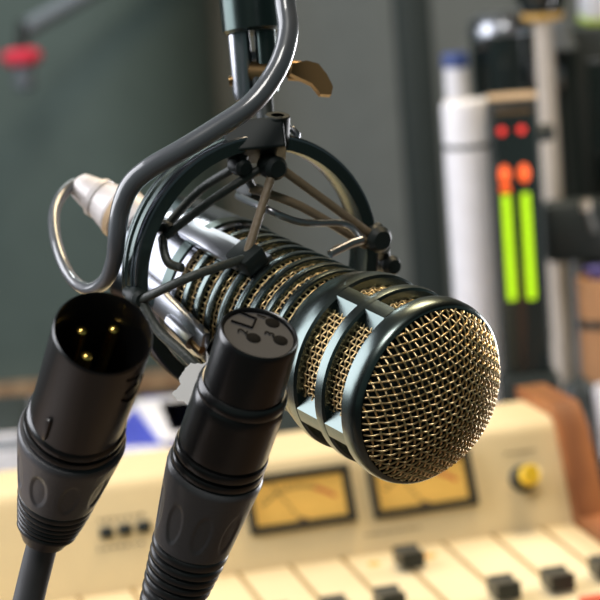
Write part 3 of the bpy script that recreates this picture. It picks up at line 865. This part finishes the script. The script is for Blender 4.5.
# --- female connector
fc = Conn([(259, 334, .60), (243, 388, .60), (215, 470, .56), (191, 544, .5), (172, 600, .42), (148, 690, .3)], .648)
FW = at(fc.pts[1])
fl = thing('cable_connector', 'black female three socket cable connector in front of the microphone body', 'cable connector', FW)
xb(fc.solid([(.3, 30), (.02, 37), (-.02, 38.2), (-.03, 39.4), (.0, 40.6), (.06, 41.2), (.98, 41.6), (1.0, 30)], 128, closed=True), 'shell', 'xlr', fl, FW)
face = xb(fc.solid([(.02, .1), (.02, 37.6), (.3, 37.6), (.3, .1)], 96), 'face', 'xlrface', fl, FW)
axf = (fc.pts[0] - fc.pts[1]).normalized()
fo = fc.pos(.02)
fxx = (camdir(1, 0, 0) - axf * camdir(1, 0, 0).dot(axf)).normalized()
FF = frame(fo, fxx, axf)
def onF(px, py): return hit(px, py, fo, axf)
for px, py in ((272.5, 323), (253.5, 338), (280.5, 340.5)):
    p = onF(px, py)
    m = frame(p, fxx, axf)
    h_ = xb(MB().lathe(mmp([(0, .18), (1.95, .18), (2.15, .1), (2.2, -.3), (0, -.3)]), 32, m), 'socket', 'void', fl, FW)
    
def glyph(ch, px, py, size, rot):
    cu = bpy.data.curves.new('numeral', 'FONT'); cu.body = ch; cu.size = size; cu.align_x = 'CENTER'; cu.align_y = 'CENTER'; cu.extrude = .00008
    tmp = bpy.data.objects.new('numeral', cu); COL.objects.link(tmp)
    dg = bpy.context.evaluated_depsgraph_get(); me = bpy.data.meshes.new_from_object(tmp.evaluated_get(dg))
    bpy.data.objects.remove(tmp)
    me.name = 'numeral'
    wm = frame(onF(px, py) + axf * .0003, fxx, axf) @ MX.Rotation(rot, 4, 'Z')
    me.transform(FW.inverted() @ wm); me.materials.clear(); me.materials.append(M['void'])
    o = bpy.data.objects.new('numeral', me); COL.objects.link(o); o.parent = fl
    return o
glyph('1', 262, 317, .0042, rad(75)); glyph('2', 243, 332, .0042, rad(75)); glyph('3', 270, 334.5, .0042, rad(75))
# release tab outline
tb = [onF(231, 321), onF(252, 328), onF(256, 319), onF(241, 313)]
mb = MB()
for a_, b_ in ((0, 1), (1, 2), (2, 3)):
    mb.sweep([tb[a_] + axf * .0002, tb[b_] + axf * .0002], .00032, 8)
xb(mb, 'release_tab', 'void', fl, FW)
ga = []
for k in range(49):
    a = 2 * PI * k / 48; r_ = 36.8 * K * fc.dep[0]
    ga.append(FF @ V((r_ * math.cos(a), r_ * math.sin(a), .0001)))
xb(MB().sweep(ga[:-1], .0003, 8, closed=True), 'face_groove', 'void', fl, FW)
xb(fc.solid([(.90, 30), (.91, 43), (.95, 45.6), (1.02, 46.6), (1.06, 46.2), (1.08, 45.4), (1.11, 46.4)] + lerp_prof(1.14, 47, 1.66, 46.6, 8) + [(1.68, 46.4), (1.685, 44.6), (1.715, 44.6), (1.72, 47.4), (1.735, 48), (1.785, 48), (1.80, 47.4), (1.805, 44.6), (1.835, 44.6), (1.84, 47.4), (1.855, 48), (1.90, 48), (1.915, 47.2), (1.92, 44.8), (1.93, 45.6), (1.96, 45.6), (1.99, 40)], 128), 'body', 'xlr', fl, FW)
gm2 = gripmod(2.12, 2.92, 9, .032, .2)
xb(fc.solid([(1.93, 40), (1.94, 47.6), (1.97, 49.4), (2.01, 49.6)] + lerp_prof(2.04, 49.2, 2.93, 39.4, 40) + [(2.96, 38), (2.98, 33)], 192, gm2), 'grip_sleeve', 'xlrgrip', fl, FW, None, 50)
xb(fc.solid([(2.94, 30)] + ribs(2.95, 4.3, 39.4, 29.5, 8) + [(4.32, 26), (4.5, 22), (4.52, 14)], 96), 'boot', 'xlrboot', fl, FW)
def lead2():
    q = fc.pts[5]; g = ZD + .007
    pts = [fc.pos(4.4), fc.pts[5], q + V((-.01, 0, -.04)), V((q.x - .02, q.y - .01, g + .09)), V((q.x - .03, q.y - .04, g + .02)), V((q.x - .03, q.y - .07, g)), V((q.x + .06, q.y - .10, g)), V((q.x + .2, q.y - .08, g))]
    return xb(MB().sweep(spline(pts, 8), 15.6 * K * fc.dep[4], 32), 'lead', 'xlrcable', fl, FW)
lead2()
# added jagged white piece for the leftover cut-out edge beside the socket
tp0 = [(207, 350), (217, 330), (214, 350), (208, 362), (200, 364), (191, 363), (184, 371), (178, 379), (181, 385), (172, 394), (178, 400), (184, 402), (193, 409), (202, 410), (216, 380)]
tp = []
for q in range(len(tp0)):
    (ax_, ay_), (bx_, by_) = tp0[q], tp0[(q + 1) % len(tp0)]
    for k in range(4): tp.append((ax_ + (bx_ - ax_) * k / 4 + random.uniform(-.9, .9), ay_ + (by_ - ay_) * k / 4 + random.uniform(-.9, .9)))
pf = fc.pos(.9) - ray(230, 380).normalized() * -.016
pn = ray(200, 380).normalized()
pts3 = [hit(x, y, pf, pn) for x, y in tp]
mb = MB(); n = len(pts3)
mb.add(pts3 + [p + pn * .0006 for p in pts3], [tuple(range(n)), tuple(range(2 * n - 1, n - 1, -1))] + [(i, (i + 1) % n, n + (i + 1) % n, n + i) for i in range(n)])
pt_ = xb(mb, 'cutout_remnant', 'paper', fl, FW); pt_['label'] = 'jagged white cut-out remnant'

# ------------------------------------------------------------------ light
def area(name, loc, target, sx, sy, power, col):
    ld = bpy.data.lights.new(name, 'AREA'); ld.shape = 'RECTANGLE'; ld.size = sx; ld.size_y = sy; ld.energy = power; ld.color = col
    o = bpy.data.objects.new(name, ld); COL.objects.link(o); o.location = loc
    o.rotation_euler = (V(target) - V(loc)).to_track_quat('-Z', 'Y').to_euler()
    return o
area('window_daylight', (-1.25, .92, 1.62), (0, .74, 1.15), 1.3, 1.2, 32, (.93, .94, 1.0))
area('ceiling_lamp', (.35, 1.45, 2.3), (.1, 1.15, .9), .5, .5, 16, (1.0, .79, .50))
area('connector_sheen_light', (.52, 1.34, .94), (-.04, .66, 1.17), .3, .35, 6, (.97, .97, 1.0))  # added light out of view, puts sheen on the connector shells
area('front_fill_light', (-.1, -.2, 2.4), (0, .8, 1.1), .5, .5, 14, (1.0, .97, .92))  # added unseen fill from above the camera
area('back_wall_light', (-.45, 2.2, 2.5), (-.2, 3.0, 1.0), 0.6, .3, 18, (.94, 1.0, .99))  # added unseen light that grades the back wall

w = bpy.data.worlds.new('world'); SC.world = w; w.use_nodes = True
bg = w.node_tree.nodes['Background']; bg.inputs['Color'].default_value = lin((142, 168, 164)); bg.inputs['Strength'].default_value = .26
SC.view_settings.view_transform = 'Standard'; SC.view_settings.look = 'None'
SC.view_settings.exposure = 0; SC.view_settings.gamma = 1; SC.view_settings.use_curve_mapping = False
